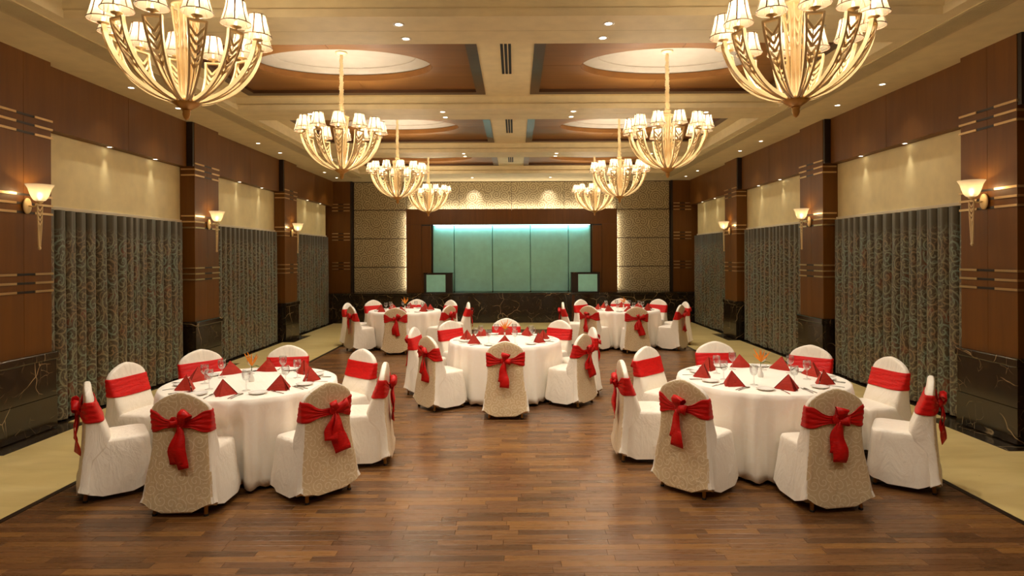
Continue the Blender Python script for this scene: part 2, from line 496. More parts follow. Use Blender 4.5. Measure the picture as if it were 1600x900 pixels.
def quarter_panel(x0, x1, y0, y1, cx, cy, a, b, q):
    """one quarter of the coffer's veneer between the frame and the oval hole"""
    n = 20; t0 = q*PI/2; o = oval(cx, cy, a, b, t0, t0+PI/2, n)
    cxs = x1 if q in (0, 3) else x0; cys = y1 if q in (0, 1) else y0
    outer = []
    for i, (px, py) in enumerate(o):
        t = t0 + PI/2*i/n; c, s_ = math.cos(t), math.sin(t)
        kx = (cxs-cx)/c if abs(c) > 1e-6 else 1e9
        ky = (cys-cy)/s_ if abs(s_) > 1e-6 else 1e9
        k = min(kx, ky); outer.append((cx+c*k, cy+s_*k))
    # put the corner exactly
    j = min(range(n+1), key=lambda i: (outer[i][0]-cxs)**2+(outer[i][1]-cys)**2); outer[j] = (cxs, cys)
    z0, z1 = 4.352, 4.372
    m = MB()
    vs = [(x, y, z) for z in (z0, z1) for ring in (o, outer) for (x, y) in ring]
    N = n+1; fs = []
    for i in range(n):
        fs.append((i, N+i, N+i+1, i+1)); fs.append((2*N+i, 2*N+i+1, 3*N+i+1, 3*N+i))
        fs.append((i, i+1, 2*N+i+1, 2*N+i)); fs.append((N+i, 3*N+i, 3*N+i+1, N+i+1))
    fs.append((0, 2*N, 3*N, N)); fs.append((n, N+n, 3*N+n, 2*N+n))
    return m.add(vs, fs)
up = MB()
for (ya, yb), hy in zip(BAYS, HOLES):
    fa, fb = ya+0.09, yb-0.09            # coffer frame
    up.box(-XO-0.05, XO+0.05, ya-0.05, fa, HU, HU+0.05)
    up.box(-XO-0.05, XO+0.05, fb, yb+0.05, HU, HU+0.05)
    up.box(-CI, CI, fa, fb, HU, HU+0.05)
    for sx in (-1, 1):
        up.box(min(sx*CO, sx*(XO+0.05)), max(sx*CO, sx*(XO+0.05)), fa, fb, HU, HU+0.05)
        x0, x1 = sorted((sx*CI, sx*CO)); fw = 0.13
        fr = MB()
        fr.box(x0, x1, fa, fa+fw, HU-0.012, HU+0.05); fr.box(x0, x1, fb-fw, fb, HU-0.012, HU+0.05)
        fr.box(x0, x0+fw, fa+fw, fb-fw, HU-0.012, HU+0.05); fr.box(x1-fw, x1, fa+fw, fb-fw, HU-0.012, HU+0.05)
        fr.build('coffer_frame', M['coffer_frame'], ceiling)
        cx = sx*2.08; A, B = 1.12, 0.64
        for q in range(4):
            g = 0.003
            qx0, qx1 = x0+fw, x1-fw
            quarter_panel(qx0, qx1, fa+fw, fb-fw, cx, hy, A, B, q).build('coffer_panel', M['coffer'], ceiling, loc=(g if q in (0, 3) else -g, g if q in (0, 1) else -g, 0))
        n = 64
        rim = MB(); ring = lambda k, z: [(cx+A*k*math.cos(2*PI*j/n), hy+B*k*math.sin(2*PI*j/n), z) for j in range(n)]
        rim.loft([ring(1.0, 4.352), ring(1.0, 4.43), ring(1.03, 4.43), ring(1.03, 4.352)], False, False)
        rim.build('coffer_rim', M['coffer'], ceiling, smooth=True, angle=0.6)
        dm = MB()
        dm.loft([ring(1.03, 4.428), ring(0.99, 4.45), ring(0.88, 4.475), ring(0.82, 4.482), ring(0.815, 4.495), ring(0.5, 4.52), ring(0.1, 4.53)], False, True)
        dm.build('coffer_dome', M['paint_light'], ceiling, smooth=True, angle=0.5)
up.build('upper_ceiling', M['paint'], ceiling)
lid = MB(); lid.box(-5.7, 5.7, Y0-0.2, YB+0.3, TOP, TOP+0.1); lid.build('slab', M['paint'], ceiling)

# air grilles along the soffits and slots in the middle
def air_grille(sx, side):
    g = thing('air_grille', 'long dark slatted air grille in the %s ceiling soffit' % side, 'vent', (sx*4.33, 0, HC), 0)
    b = MB(); b.box(-0.12, 0.12, Y0+0.4, YB-0.9, -0.0035, -0.0005); b.build('backing', M['black'], g)
    f = MB()
    f.box(-0.14, -0.12, Y0+0.4, YB-0.9, -0.012, -0.0005); f.box(0.12, 0.14, Y0+0.4, YB-0.9, -0.012, -0.0005)
    f.build('frame', M['grille'], g)
    s = MB(); s.box(-0.0055, 0.0055, Y0+0.42, YB-0.92, -0.011, -0.0036); me = s.mesh('slat', M['grille'])
    for k in range(11): child('slat', me, g, (-0.11+k*0.022, 0, 0))
air_grille(-1, 'left'); air_grille(1, 'right')
for i, (yc, nm) in enumerate(((4.2, None), (7.35, 'nearest to the camera'), (11.2, 'second from the camera'), (14.9, 'farthest from the camera'))):
    if not nm: continue
    t = thing('slot_vent', 'black three-slot air vent in the middle ceiling strip, %s' % nm, 'vent', (-0.0, yc, HU), 0, 'slot vents along the ceiling centre')
    b = MB(); b.box(-0.016, 0.016, -0.68, 0.68, -0.006, -0.0005); me = b.mesh('slot', M['black'])
    for k in (-1, 0, 1): child('slot', me, t, (k*0.046, 0, 0))
    f = MB()
    for k in (-1.5, -0.5, 0.5, 1.5): f.box(k*0.046-0.006, k*0.046+0.006, -0.7, 0.7, -0.004, -0.0005)
    f.build('frame', M['paint'], t)

# ------------------------------------------------------------------ side walls
def bars(b, sx, x, y0, y1, z0, z1, depth):
    xa, xb = sorted((sx*x, sx*(x-depth)))
    b.box(xa, xb, y0, y1, z0, z1)
GROUPS_Z = [3.45, 3.355, 3.26, 2.59, 2.495, 2.40, 1.735, 1.64, 1.545]
def side_wall(sx, side):
    X = lambda a, b: (min(sx*a, sx*b), max(sx*a, sx*b))
    b = MB(); b.box(*X(5.5, 5.7), Y0, YB+0.2, 0, HC)
    wall = tag(b.build('wall_'+side, M['veneer_dark']), kind='structure')
    for (ya, yb) in PIL:
        p = MB(); p.box(*X(XP, 5.5), ya, (ya+yb)/2-0.002, MARB, HC); p.box(*X(XP, 5.5), (ya+yb)/2+0.002, yb, MARB, HC)
        p.box(*X(XP+0.004, 5.5), (ya+yb)/2-0.002, (ya+yb)/2+0.002, MARB, HC)
        pl = p.build('pillar', M['veneer'], wall)
        wdt = yb-ya; d1, d2 = ya+wdt*0.36, ya+wdt*0.68
        for z in GROUPS_Z:
            for (a, c_) in ((ya-0.012, d1), (d2, yb+0.012)):
                s = MB(); s.box(*X(XP-0.014, XP), a, c_, z-0.012, z+0.012)
                if a < ya: s.box(*X(XP, 5.36), a, ya, z-0.012, z+0.012)
                else: s.box(*X(XP, 5.36), yb, c_, z-0.012, z+0.012)
                s.build('metal_strip', M['metal_strip'], pl)
            s = MB(); s.box(*X(XP-0.006, XP), d1, d2, z-0.012, z+0.012); s.build('dark_strip', M['strip_dark'], pl)
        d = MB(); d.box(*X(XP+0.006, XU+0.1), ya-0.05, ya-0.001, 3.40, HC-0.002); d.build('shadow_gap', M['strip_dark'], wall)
        d = MB()
        d.box(*X(XP-0.035, 5.5), ya-0.035, yb+0.035, 0.0, 0.36, 0.004)
        d.build('marble_block', M['marble'], wall)
        d = MB(); d.box(*X(XP-0.03, 5.5), ya-0.03, yb+0.03, 0.362, MARB-0.09, 0.004); d.build('marble_block', M['marble'], wall)
        d = MB(); d.box(*X(XP-0.05, 5.5), ya-0.05, yb+0.05, MARB-0.088, MARB, 0.012); d.build('marble_cap', M['marble'], wall)
    bounds = [Y0] + [v for p in PIL for v in p] + [YB]
    for i in range(0, len(bounds), 2):
        ya, yb = bounds[i], bounds[i+1]
        ym = (ya+yb)/2
        for (a, c_) in ((ya+0.01, ym-0.003), (ym+0.003, yb-0.06)):
            v = MB(); v.box(*X(XU, 5.5), a, c_, 3.39, HC); v.build('veneer_panel', M['veneer'], wall)
    return wall
wall_left = side_wall(-1, 'left'); wall_right = side_wall(1, 'right')

ORD = {1: 'first bay from the camera', 2: 'second bay from the camera', 3: 'far bay by the back wall'}
BAYY = {1: (6.87, 9.95), 2: (10.75, 13.83), 3: (14.6, YB)}
PEL = []
def curtain(sx, side, k):
    ya, yb = BAYY[k]; ya += 0.02; yb -= (0.12 if k < 3 else 0.42)
    rnd = random.Random(40+k*2+sx)
    top, bot = 2.474, 0.012; hd = 2.27
    # plan: irregular pleats
    ph = [rnd.uniform(0, 6.28) for _ in range(4)]
    per = 0.185
    nf = int(round((yb-ya)/per)); SEG = 22; n = nf*SEG
    kvar = [rnd.uniform(0.35, 1.3) for _ in range(nf+1)]
    def fold(i, z):
        """one point of the pleated plan: depth towards the room, run along the wall"""
        s = (top-z)/(top-bot); k = i/SEG; j = min(int(k), nf-1)
        a = kvar[j]+(kvar[j+1]-kvar[j])*(k-j)
        phi = 2*PI*k
        A = 0.060*a*(0.85+0.25*s); B = per/(2*PI)*1.12*(0.8+0.4*(a-0.5))
        wob = 0.012*math.sin(k*1.7+ph[0]+2.2*s)*s + 0.010*math.sin(k*0.9+ph[1])
        d = -A*math.cos(phi) + 0.008*math.sin(3*phi+ph[2]+s*1.5) + wob
        run = k/nf*(yb-ya) - B*math.sin(phi) + 0.018*math.sin(k*1.1+ph[3])*math.sin(PI*k/nf)
        return d, run
    zs_body = [bot + (hd-bot)*i/22 for i in range(23)]
    zs_head = [hd + (top-hd)*i/8 for i in range(9)]
    # arc length for the uv
    arc = [0.0]
    for i in range(1, n+1):
        p0, p1 = fold(i-1, 1.2), fold(i, 1.2)
        arc.append(arc[-1] + math.hypot(p1[0]-p0[0], p1[1]-p0[1]))
    t = thing('curtain', 'pleated olive curtain with scroll pattern on the %s, %s' % (side, ORD[k]), 'curtain', (sx*5.28, (ya+yb)/2, 0), 0, 'scroll-patterned curtains along the side walls')
    def sheet(zs, nm, mat):
        m = MB(); uv = []
        for z in zs:
            for i in range(n+1):
                d, run = fold(i, z)
                m.v.append((-sx*d, ya+run-(ya+yb)/2, z)); uv.append((arc[i], z))
        for r in range(len(zs)-1):
            for i in range(n): 
                a = r*(n+1)+i
                m.f.append((a, a+1, a+n+2, a+n+1))
        o = m.build(nm, mat, t, smooth=True, uvf=uv)
        md = o.modifiers.new('thick', 'SOLIDIFY'); md.thickness = 0.003; md.use_rim = False
        return o
    sheet(zs_body, 'drape', M['curtain']); sheet(zs_head, 'heading', M['curtain'])
def pelmet(sx, side, k):
    ya, yb = BAYY[k]
    if k == 3: yb -= 0.32
    t = thing('pelmet', 'cream pelmet board above the curtain on the %s, %s' % (side, ORD[k]), 'pelmet', (sx*5.38, (ya+yb)/2, 2.48), 0, 'cream pelmets along the side walls')
    L = (yb-ya)/2-0.004
    xs = sorted((0, sx*0.1))
    b = MB(); b.box(xs[0], xs[1], -L, L, 0.045, 0.908); b.build('board', M['pelmet'], t)
    xs = sorted((-sx*0.03, sx*0.1))
    b = MB(); b.box(xs[0], xs[1], -L, L, 0.0, 0.043, 0.006); b.build('lip', M['pelmet_lip'], t)
for sx, side in ((-1, 'left'), (1, 'right')):
    for k in (1, 2, 3): curtain(sx, side, k); pelmet(sx, side, k)
for sx, side in ((-1, 'left'), (1, 'right')):
    for k, ys in ((1, (8.12, 9.15)), (2, (11.95, 13.0)), (3, (15.85, 16.9))):
        for j, yy in enumerate(ys): PEL.append((sx, side, k, j, yy))
# wall behind the camera
b = MB(); b.box(-5.7, 5.7, Y0-0.2, Y0, 0, HC); tag(b.build('wall_front', M['veneer']), kind='structure')

# ------------------------------------------------------------------ back wall
b = MB(); b.box(-5.7, 5.7, YB+0.12, YB+0.3, 0, HC)
wall_back = tag(b.build('wall_back', M['veneer_dark']), kind='structure')
def bw(name, mat, q, bev=0.0):
    m = MB(); m.box(*q, bev); return m.build(name, mat, wall_back)
for sx in (-1, 1):
    X = lambda a, c_: (min(sx*a, sx*c_), max(sx*a, sx*c_))
    col = bw('corner_column', M['veneer'], (*X(4.74, 5.5), YB-0.02, YB+0.12, MARB, HC))
    for z in GROUPS_Z:
        for (a, c_) in ((4.76, 4.94), (5.10, 5.28)):
            s = MB(); s.box(*X(a, c_), YB-0.034, YB-0.02, z-0.012, z+0.012); s.build('metal_strip', M['metal_strip'], col)
        s = MB(); s.box(*X(4.94, 5.10), YB-0.026, YB-0.02, z-0.012, z+0.012); s.build('dark_strip', M['strip_dark'], col)
    bw('column_edge', M['strip_dark'], (*X(4.68, 4.738), YB-0.035, YB+0.12, MARB, HC))
    for (z0, z1) in ((MARB, 1.58), (1.60, 2.425), (2.445, 3.27), (3.29, 4.1)):
        for (a, c_) in ((3.12, 4.66),):
            bw('fabric_panel', M['wall_fabric'], (*X(a, c_), YB+0.06, YB+0.12, z0, z1), 0.012)
    bw('portal_panel', M['veneer'], (*X(2.64, 3.08), YB-0.10, YB-0.02, MARB, 2.84))
    bw('portal_jamb', M['veneer'], (*X(2.36, 2.63), YB-0.125, YB-0.02, MARB, 2.80))
    bw('portal_jamb_top', M['strip_dark'], (*X(2.36, 2.63), YB-0.115, YB-0.02, 2.803, 2.838))
for i in range(4):
    x0 = -3.11+i*1.555
    bw('fabric_panel', M['wall_fabric'], (x0+0.004, x0+1.551, YB+0.06, YB+0.12, 3.29, 4.1), 0.012)
for (a, c_) in ((-3.08, -0.003), (0.003, 3.08)):
    bw('portal_panel', M['veneer'], (a, c_, YB-0.10, YB-0.02, 2.842, 3.29))
xs = [-2.33, -1.70, -0.57, 0.55, 1.67, 2.33]
for a, c_ in zip(xs[:-1], xs[1:]):
    bw('teal_panel', M['teal'], (a+0.006, c_-0.006, YB+0.02, YB+0.11, MARB, 2.83), 0.03)
bw('panel_backing', M['strip_dark'], (-2.36, 2.36, YB+0.10, YB+0.118, MARB, 2.835))
xs = [-5.5, -4.5, -3.4, -2.35, -1.75, -0.9, 0.0, 0.9, 1.78, 2.4, 3.4, 4.5, 5.5]
for a, c_ in zip(xs[:-1], xs[1:]):
    bw('marble_slab', M['marble'], (a+0.001, c_-0.001, YD, YB+0.12, 0.0, MARB-0.07), 0.003)
bw('marble_cap', M['marble'], (-5.5, 5.5, YD-0.03, YB+0.12, MARB-0.068, MARB-0.001), 0.012)
bw('pedestal_edge', M['veneer_dark'], (1.72, 1.80, YD-0.012, YD-0.001, 0.0, MARB-0.07))
# led strips
bw('led_strip', M['led'], (-3.05, 3.05, YB-0.01, YB+0.005, 3.27, 3.278))
bw('led_strip', M['led_teal'], (-2.3, 2.3, YB-0.06, YB-0.045, 2.815, 2.828))
for sx, side in ((-1, 'left'), (1, 'right')):
    t = thing('stage_cabinet', 'small dark cabinet with teal glossy front on the stage ledge, %s of the teal panels' % side, 'cabinet', (sx*2.1, YB-0.25, MARB), 0)
    X = lambda a, c_: (min(sx*a, sx*c_), max(sx*a, sx*c_))
    m = MB(); m.box(*X(-0.385, 0.43), -0.14, 0.10, 0.0, 0.55, 0.004); m.build('body', M['strip_dark'], t)
    m = MB(); m.box(*X(-0.19, 0.36), -0.152, -0.141, 0.02, 0.52, 0.003); m.build('front_panel', M['teal'], t)
    m = MB(); m.box(*X(-0.40, 0.445), -0.155, 0.11, 0.551, 0.575, 0.004); m.build('top', M['marble'], t)

# ------------------------------------------------------------------ downlights
def m_downlight():
    b = MB(); b.lathe([(0.034, -0.001), (0.034, -0.004), (0.052, -0.006), (0.056, -0.0035), (0.056, -0.001)], 20, cap=False)
    l = MB(); l.lathe([(0.001, -0.0025), (0.033, -0.0025), (0.033, -0.001)], 20, cap=True)
    return b.mesh('ring', M['white_trim'], True), l.mesh('lamp', M['lamp'])
dl_ring, dl_lamp = m_downlight()
def downlight(x, y, z, label, energy, size=2.0, aim=None):
    t = thing('downlight', label, 'downlight', (x, y, z), 0, 'recessed ceiling downlights')
    child('ring', dl_ring, t); child('lamp', dl_lamp, t)
    lo = light('SPOT', 'downlight_beam', (0, 0, -0.012), energy, WARM, t, 0.03, spot_size=size, spot_blend=0.9)
    if aim: lo.rotation_euler = Vector(aim).to_track_quat('-Z', 'Y').to_euler()
    return t
for (sx, side, k, j, yy) in PEL:
    t = downlight(sx*5.31, yy, 3.39, 'small downlight over the cream pelmet on the %s, %s, %s of two' % (side, ORD[k].split(' from')[0].split(' by')[0], ('nearer', 'farther')[j]), P_PEL, 0.62, (sx*0.13, 0, -1))
    t.scale = (0.8, 0.8, 0.8)
for sx, side in ((-1, 'left'), (1, 'right')):
    for k, ys in ((1, (7.9, 9.0)), (2, (11.8, 12.9)), (3, (15.9, 17.0))):
        for j, yy in enumerate(ys):
            downlight(sx*4.88, yy, HC, 'recessed soffit downlight on the %s above the %s, %s of two' % (side, ORD[k].split(' from')[0].split(' by')[0], ('nearer', 'farther')[j]), P_WASH, 1.6)
    for (b, nm, yy0, yy1) in ((1, 'nearest ceiling beam', 5.79, 6.17), (2, 'second ceiling beam', 9.30, 9.66), (3, 'third ceiling beam', 13.10, 13.45)):
        downlight(sx*1.0, yy0, HC, 'recessed downlight in the %s, inner %s, front row' % (nm, side), P_BEAM)
        downlight(sx*1.0, yy1, HC, 'recessed downlight in the %s, inner %s, back row' % (nm, side), P_BEAM)
        downlight(sx*3.06, yy0+0.1, HC, 'recessed downlight in the %s, outer %s end' % (nm, side), P_BEAM)
    downlight(sx*1.1, 17.1, HC, 'recessed downlight washing the back wall fabric, %s of centre' % side, 110.0, 0.6, (0, 1.0, -0.6))
    downlight(sx*1.0, 2.4, HC, 'unseen downlight added in the beam over the camera for front light, %s one' % side, P_BEAM)  # these beam lights are added out of view to brighten the foreground
    downlight(sx*3.06, 2.4, HC, 'unseen downlight added in the beam over the camera for front light, outer %s end' % side, P_BEAM)
# cove strips: the light that the led strips give, plus one added for the soffit
def strip_light(name, loc, sx_, sy_, energy, color, direction, parent=None):
    o = light('AREA', name, loc, energy, color, parent, shape='RECTANGLE', size=sx_, size_y=sy_)
    o.rotation_euler = Vector(direction).to_track_quat('-Z', 'Y').to_euler()
    return o
strip_light('cove_light', (0, YB-0.02, 3.31), 6.0, 0.05, P_COVE, WARM, (0, 0.5, 1))
strip_light('teal_light', (0, YB-0.03, 2.80), 4.5, 0.04, 10.0, (0.55, 1.0, 0.95), (0, 0.4, -1))
strip_light('cove_light', (0, YB-0.06, 3.31), 6.0, 0.03, 14.0, WARM, (0, -0.35, 1))  # extra strip, added to brighten the soffit before the back wall
for sx in (-1, 1):
    strip_light('edge_light', (sx*3.09, YB-0.01, 2.05), 0.04, 2.2, 5.0, WARM, (sx*1.0, 0.6, 0))

# ------------------------------------------------------------------ chandeliers
def arm_path(n=14):
    pts = []
    for i in range(n+1):
        a = 0.10 + (1.42-0.10)*i/n
        r = 0.485*math.sin(a)/math.sin(1.42); z = 0.43*(1-math.cos(a))/(1-math.cos(1.42))
        pts.append((r, z))
    return pts
def make_chandelier_meshes():
    P = arm_path()
    n = len(P)-1
    wid = lambda s: 0.010 + 0.044*s**1.25
    b = MB()
    S = [i/n for i in range(n+1)]
    for sg in (-1, 1):
        b.ribbon([(r, sg*wid(s), z) for (r, z), s in zip(P, S)], 0.014, (0, 1, 0), 0.026)
    b.ribbon([(P[i][0], 0, P[i][1]) for i in range(0, 10)], [0.007]*10, (0, 1, 0), 0.014)
    def at_s(s):
        k = s*n; i = min(int(k), n-1); f = k-i
        return (P[i][0]+(P[i+1][0]-P[i][0])*f, P[i][1]+(P[i+1][1]-P[i][1])*f)
    for s0 in (0.60, 0.68, 0.76, 0.84, 0.92):
        for sg in (-1, 1):
            r0, z0 = at_s(s0-0.07); r1, z1 = at_s(s0+0.035)
            b.ribbon([(r0, 0, z0), (r1, sg*wid(s0+0.035), z1)], [0.016, 0.012], (0.3, 0, 1), 0.008)
    r1, z1 = P[-1]
    b.box(r1-0.012, r1+0.012, -wid(1)-0.005, wid(1)+0.005, z1-0.010, z1+0.004)
    arm = b.mesh('arm', M['gold'])
    c = MB(); c.lathe([(0.006, 0.0), (0.012, 0.004), (0.010, 0.014), (0.016, 0.018), (0.034, 0.024), (0.037, 0.030), (0.010, 0.034), (0.008, 0.085)], 16, cx=r1, cz=z1)
    cup = c.mesh('cup', M['gold'], True)
    s = MB(); zb = z1+0.050; N = 24
    ring = lambda r, z, flare=0: [(r1+r*math.cos(2*PI*j/N), r*math.sin(2*PI*j/N), z) for j in range(N)]
    prof = [(0.098, 0.0), (0.088, 0.025), (0.078, 0.06), (0.068, 0.10), (0.060, 0.15)]
    s.loft([ring(r, zb+z) for r, z in prof], False, False)
    shade = s.mesh('shade', M['shade'], True)
    t = MB()
    for j in range(8):
        a = 2*PI*j/8
        t.ribbon([(r1+(r+0.0008)*math.cos(a), (r+0.0008)*math.sin(a), zb+z) for r, z in prof], 0.008, (-math.sin(a), math.cos(a), 0), 0.002)
    for (r, z) in (prof[0], prof[-1]):
        t.loft([ring(r+0.0012, zb+z-0.003), ring(r+0.0012, zb+z+0.003), ring(r-0.0005, zb+z+0.003), ring(r-0.0005, zb+z-0.003), ring(r+0.0012, zb+z-0.003)], False, False)
    trim = t.mesh('shade_trim', M['shade_trim'], False)
    bl = MB(); bl.lathe([(0.004, 0.0), (0.012, 0.012), (0.016, 0.026), (0.012, 0.044), (0.003, 0.058)], 10, cx=r1, cz=zb+0.03)
    bulb = bl.mesh('bulb', M['bulb'], True)
    h = MB(); h.lathe([(0.010, -0.055), (0.03, -0.05), (0.075, -0.02), (0.095, 0.0), (0.09, 0.012), (0.04, 0.018), (0.02, 0.02)], 24)
    hub = h.mesh('hub', M['gold_dark'], True)
    f = MB(); f.lathe([(0.004, -0.125), (0.018, -0.11), (0.026, -0.085), (0.024, -0.066), (0.030, -0.060), (0.026, -0.052), (0.008, -0.05)], 16)
    finial = f.mesh('finial', M['gold_dark'], True)
    col = MB(); col.lathe([(0.03, 0.02), (0.022, 0.05), (0.026, 0.2), (0.032, 0.45), (0.045, 0.62), (0.05, 0.66), (0.04, 0.67), (0.02, 0.69)], 12)
    for j in range(6):
        a = 2*PI*j/6; ca, sa = math.cos(a), math.sin(a)
        pts = [(0.04, 0.03), (0.05, 0.25), (0.065, 0.50), (0.085, 0.66)]
        for sg in (-1, 1):
            col.ribbon([(r*ca-sg*w_*sa, r*sa+sg*w_*ca, z) for (r, z), w_ in zip(pts, (0.008, 0.014, 0.022, 0.030))], 0.006, (-sa, ca, 0), 0.012)
        for zz, w_, rr in ((0.40, 0.019, 0.057), (0.48, 0.021, 0.064), (0.56, 0.025, 0.073)):
            for sg in (-1, 1):
                col.ribbon([(rr*ca, rr*sa, zz-0.03), (rr*ca-sg*w_*sa, rr*sa+sg*w_*ca, zz+0.03)], 0.009, (0, 0, 1), 0.006)
    column = col.mesh('column', M['gold'])
    cr = MB(); cr.lathe([(0.02, 0.66), (0.09, 0.668), (0.096, 0.68), (0.05, 0.69), (0.035, 0.72), (0.05, 0.735), (0.03, 0.75), (0.02, 0.76)], 24)
    crown = cr.mesh('crown', M['gold'], True)
    ch = MB(); rnd = random.Random(3); prof = []
    z = 0.755
    while z < 1.49:
        fr = (z-0.755)/0.75
        base = 0.027-0.008*fr
        prof.append((base+rnd.uniform(-0.003, 0.003)+(0.004 if len(prof) % 2 else -0.004), z)); z += 0.016
    rings = []
    for k, (r, z) in enumerate(prof):
        rings.append([(r*(1+0.18*math.sin(3*2*PI*j/12+k*0.9))*math.cos(2*PI*j/12), r*(1+0.18*math.sin(3*2*PI*j/12+k*0.9))*math.sin(2*PI*j/12), z) for j in range(12)])
    ch.loft(rings)
    chain = ch.mesh('chain_sleeve', M['gold'], True)
    rose = MB(); rose.lathe([(0.02, 1.47), (0.06, 1.48), (0.075, 1.495), (0.075, 1.503)], 20)
    rose = rose.mesh('ceiling_rose', M['gold'], True)
    return arm, cup, shade, trim, bulb, hub, finial, column, crown, chain, rose, (r1, zb+0.06)
CH = make_chandelier_meshes()
def chandelier(x, y, z, label, rot):
    t = thing('chandelier', label, 'chandelier', (x, y, z), rot, 'gold twelve-shade chandeliers')
    for nm, me in (('hub', CH[5]), ('finial', CH[6]), ('column', CH[7]), ('crown', CH[8]), ('chain_sleeve', CH[9]), ('ceiling_rose', CH[10])): child(nm, me, t)
    r1, zl = CH[11]
    for j in range(12):
        a = 2*PI*j/12
        ar = child('arm', CH[0], t, rot=(0, 0, a)); child('cup', CH[1], ar)
        sh = child('shade', CH[2], t, rot=(0, 0, a)); child('shade_trim', CH[3], sh); child('bulb', CH[4], sh)
        light('POINT', 'bulb_light', (r1*math.cos(a), r1*math.sin(a), zl+0.02), P_SHADE, WARM, t, 0.022)
HZ = 3.025
for (x, y, lab, rot) in (
    (-2.12, 0.6, 'unseen gold chandelier added above the camera to light the front, left one', 0.2),  # this pair is added out of view to light front chairs and floor
    (2.08, 0.6, 'unseen gold chandelier added above the camera to light the front, right one', 0.1),
    (-2.22, 4.3, 'gold chandelier with lit shades, nearest on the left, cut by the top edge', 0.1),
    (2.09, 4.3, 'gold chandelier with lit shades, nearest on the right, cut by the top edge', 0.32),
    (-2.12, 7.8, 'gold chandelier with lit shades, second from the camera on the left', 0.2),
    (2.06, 7.8, 'gold chandelier with lit shades, second from the camera on the right', 0.05),
    (-2.11, 11.45, 'gold chandelier with lit shades, third from the camera on the left', 0.3),
    (2.07, 11.45, 'gold chandelier with lit shades, third from the camera on the right', 0.15),
    (-2.05, 15.1, 'gold chandelier with lit shades, farthest and smallest on the left', 0.0),
    (2.08, 15.1, 'gold chandelier with lit shades, farthest and smallest on the right', 0.25)):
    chandelier(x, y, HZ - (0.02 if y < 5 else 0), lab, rot)

# ------------------------------------------------------------------ sconces
def make_sconce_meshes():
    # local: wall plane at x=0, projecting to +x
    bp = MB(); n = 20
    ell = lambda k, x: [(x, 0.055*k*math.cos(2*PI*j/n), 0.085*k*math.sin(2*PI*j/n)) for j in range(n)]
    bp.loft([ell(1, 0.0), ell(1, 0.012), ell(0.75, 0.022), ell(0.3, 0.026)])
    ar = MB(); ar.tube([(0.02, 0, 0), (0.07, 0, -0.01), (0.12, 0, 0.0), (0.14, 0, 0.03)], 0.009, 8)
    ar.lathe([(0.01, 0.02), (0.03, 0.035), (0.034, 0.05), (0.01, 0.055)], 14, cx=0.14)
    sh = MB(); N = 24
    prof = [(0.035, 0.05), (0.052, 0.058), (0.072, 0.085), (0.088, 0.13), (0.105, 0.185), (0.128, 0.225)]
    sh.loft([[(0.14+r*math.cos(2*PI*j/N), r*math.sin(2*PI*j/N), z) for j in range(N)] for r, z in prof], True, False)
    st = MB()
    for sg in (-1, 1):
        st.ribbon([(0.14, sg*0.036, 0.01), (0.14, sg*0.026, -0.18), (0.135, sg*0.010, -0.44)], 0.008, (0, 1, 0), 0.012)
    st.ribbon([(0.14, 0, -0.2), (0.135, 0, -0.44)], 0.006, (0, 1, 0), 0.008)
    for zz, w_ in ((-0.03, 0.034), (-0.08, 0.031), (-0.13, 0.028), (-0.18, 0.024)):
        for sg in (-1, 1):
            st.ribbon([(0.14, 0, zz-0.03), (0.14, sg*w_, zz+0.02)], 0.011, (0, 0, 1), 0.006)
    st.box(0.134, 0.146, -0.04, 0.04, 0.005, 0.015)
    ba = MB(); ba.lathe([(0.003, -0.475), (0.014, -0.465), (0.017, -0.452), (0.012, -0.438), (0.004, -0.435)], 12, cx=0.135)
    bl = MB(); bl.lathe([(0.006, 0.06), (0.022, 0.09), (0.026, 0.115), (0.016, 0.14), (0.003, 0.15)], 12, cx=0.14)
    return (bp.mesh('backplate', M['gold'], True), ar.mesh('bracket', M['gold'], True), sh.mesh('shade', M['sconce_shade'], True),
            st.mesh('torch_stem', M['gold']), ba.mesh('finial', M['gold'], True), bl.mesh('bulb', M['bulb'], True))
SCN = make_sconce_meshes()
for sx, side in ((-1, 'left'), (1, 'right')):
    for k, (ya, yb) in enumerate(PIL[1:]):
        t = thing('wall_sconce', 'lit torch sconce with bell shade on the %s wall, %s pillar from the camera' % (side, ('first', 'second', 'third')[k]), 'sconce', (sx*(XP-0.016), (ya+yb)/2+0.02, 2.47), 0 if sx < 0 else PI, 'torch sconces on the pillars')
        for nm, me in zip(('backplate', 'bracket', 'shade', 'torch_stem', 'finial', 'bulb'), SCN): child(nm, me, t)
        light('POINT', 'sconce_light', (0.14, 0, 0.135), P_SCONCE, WARMER, t, 0.02)

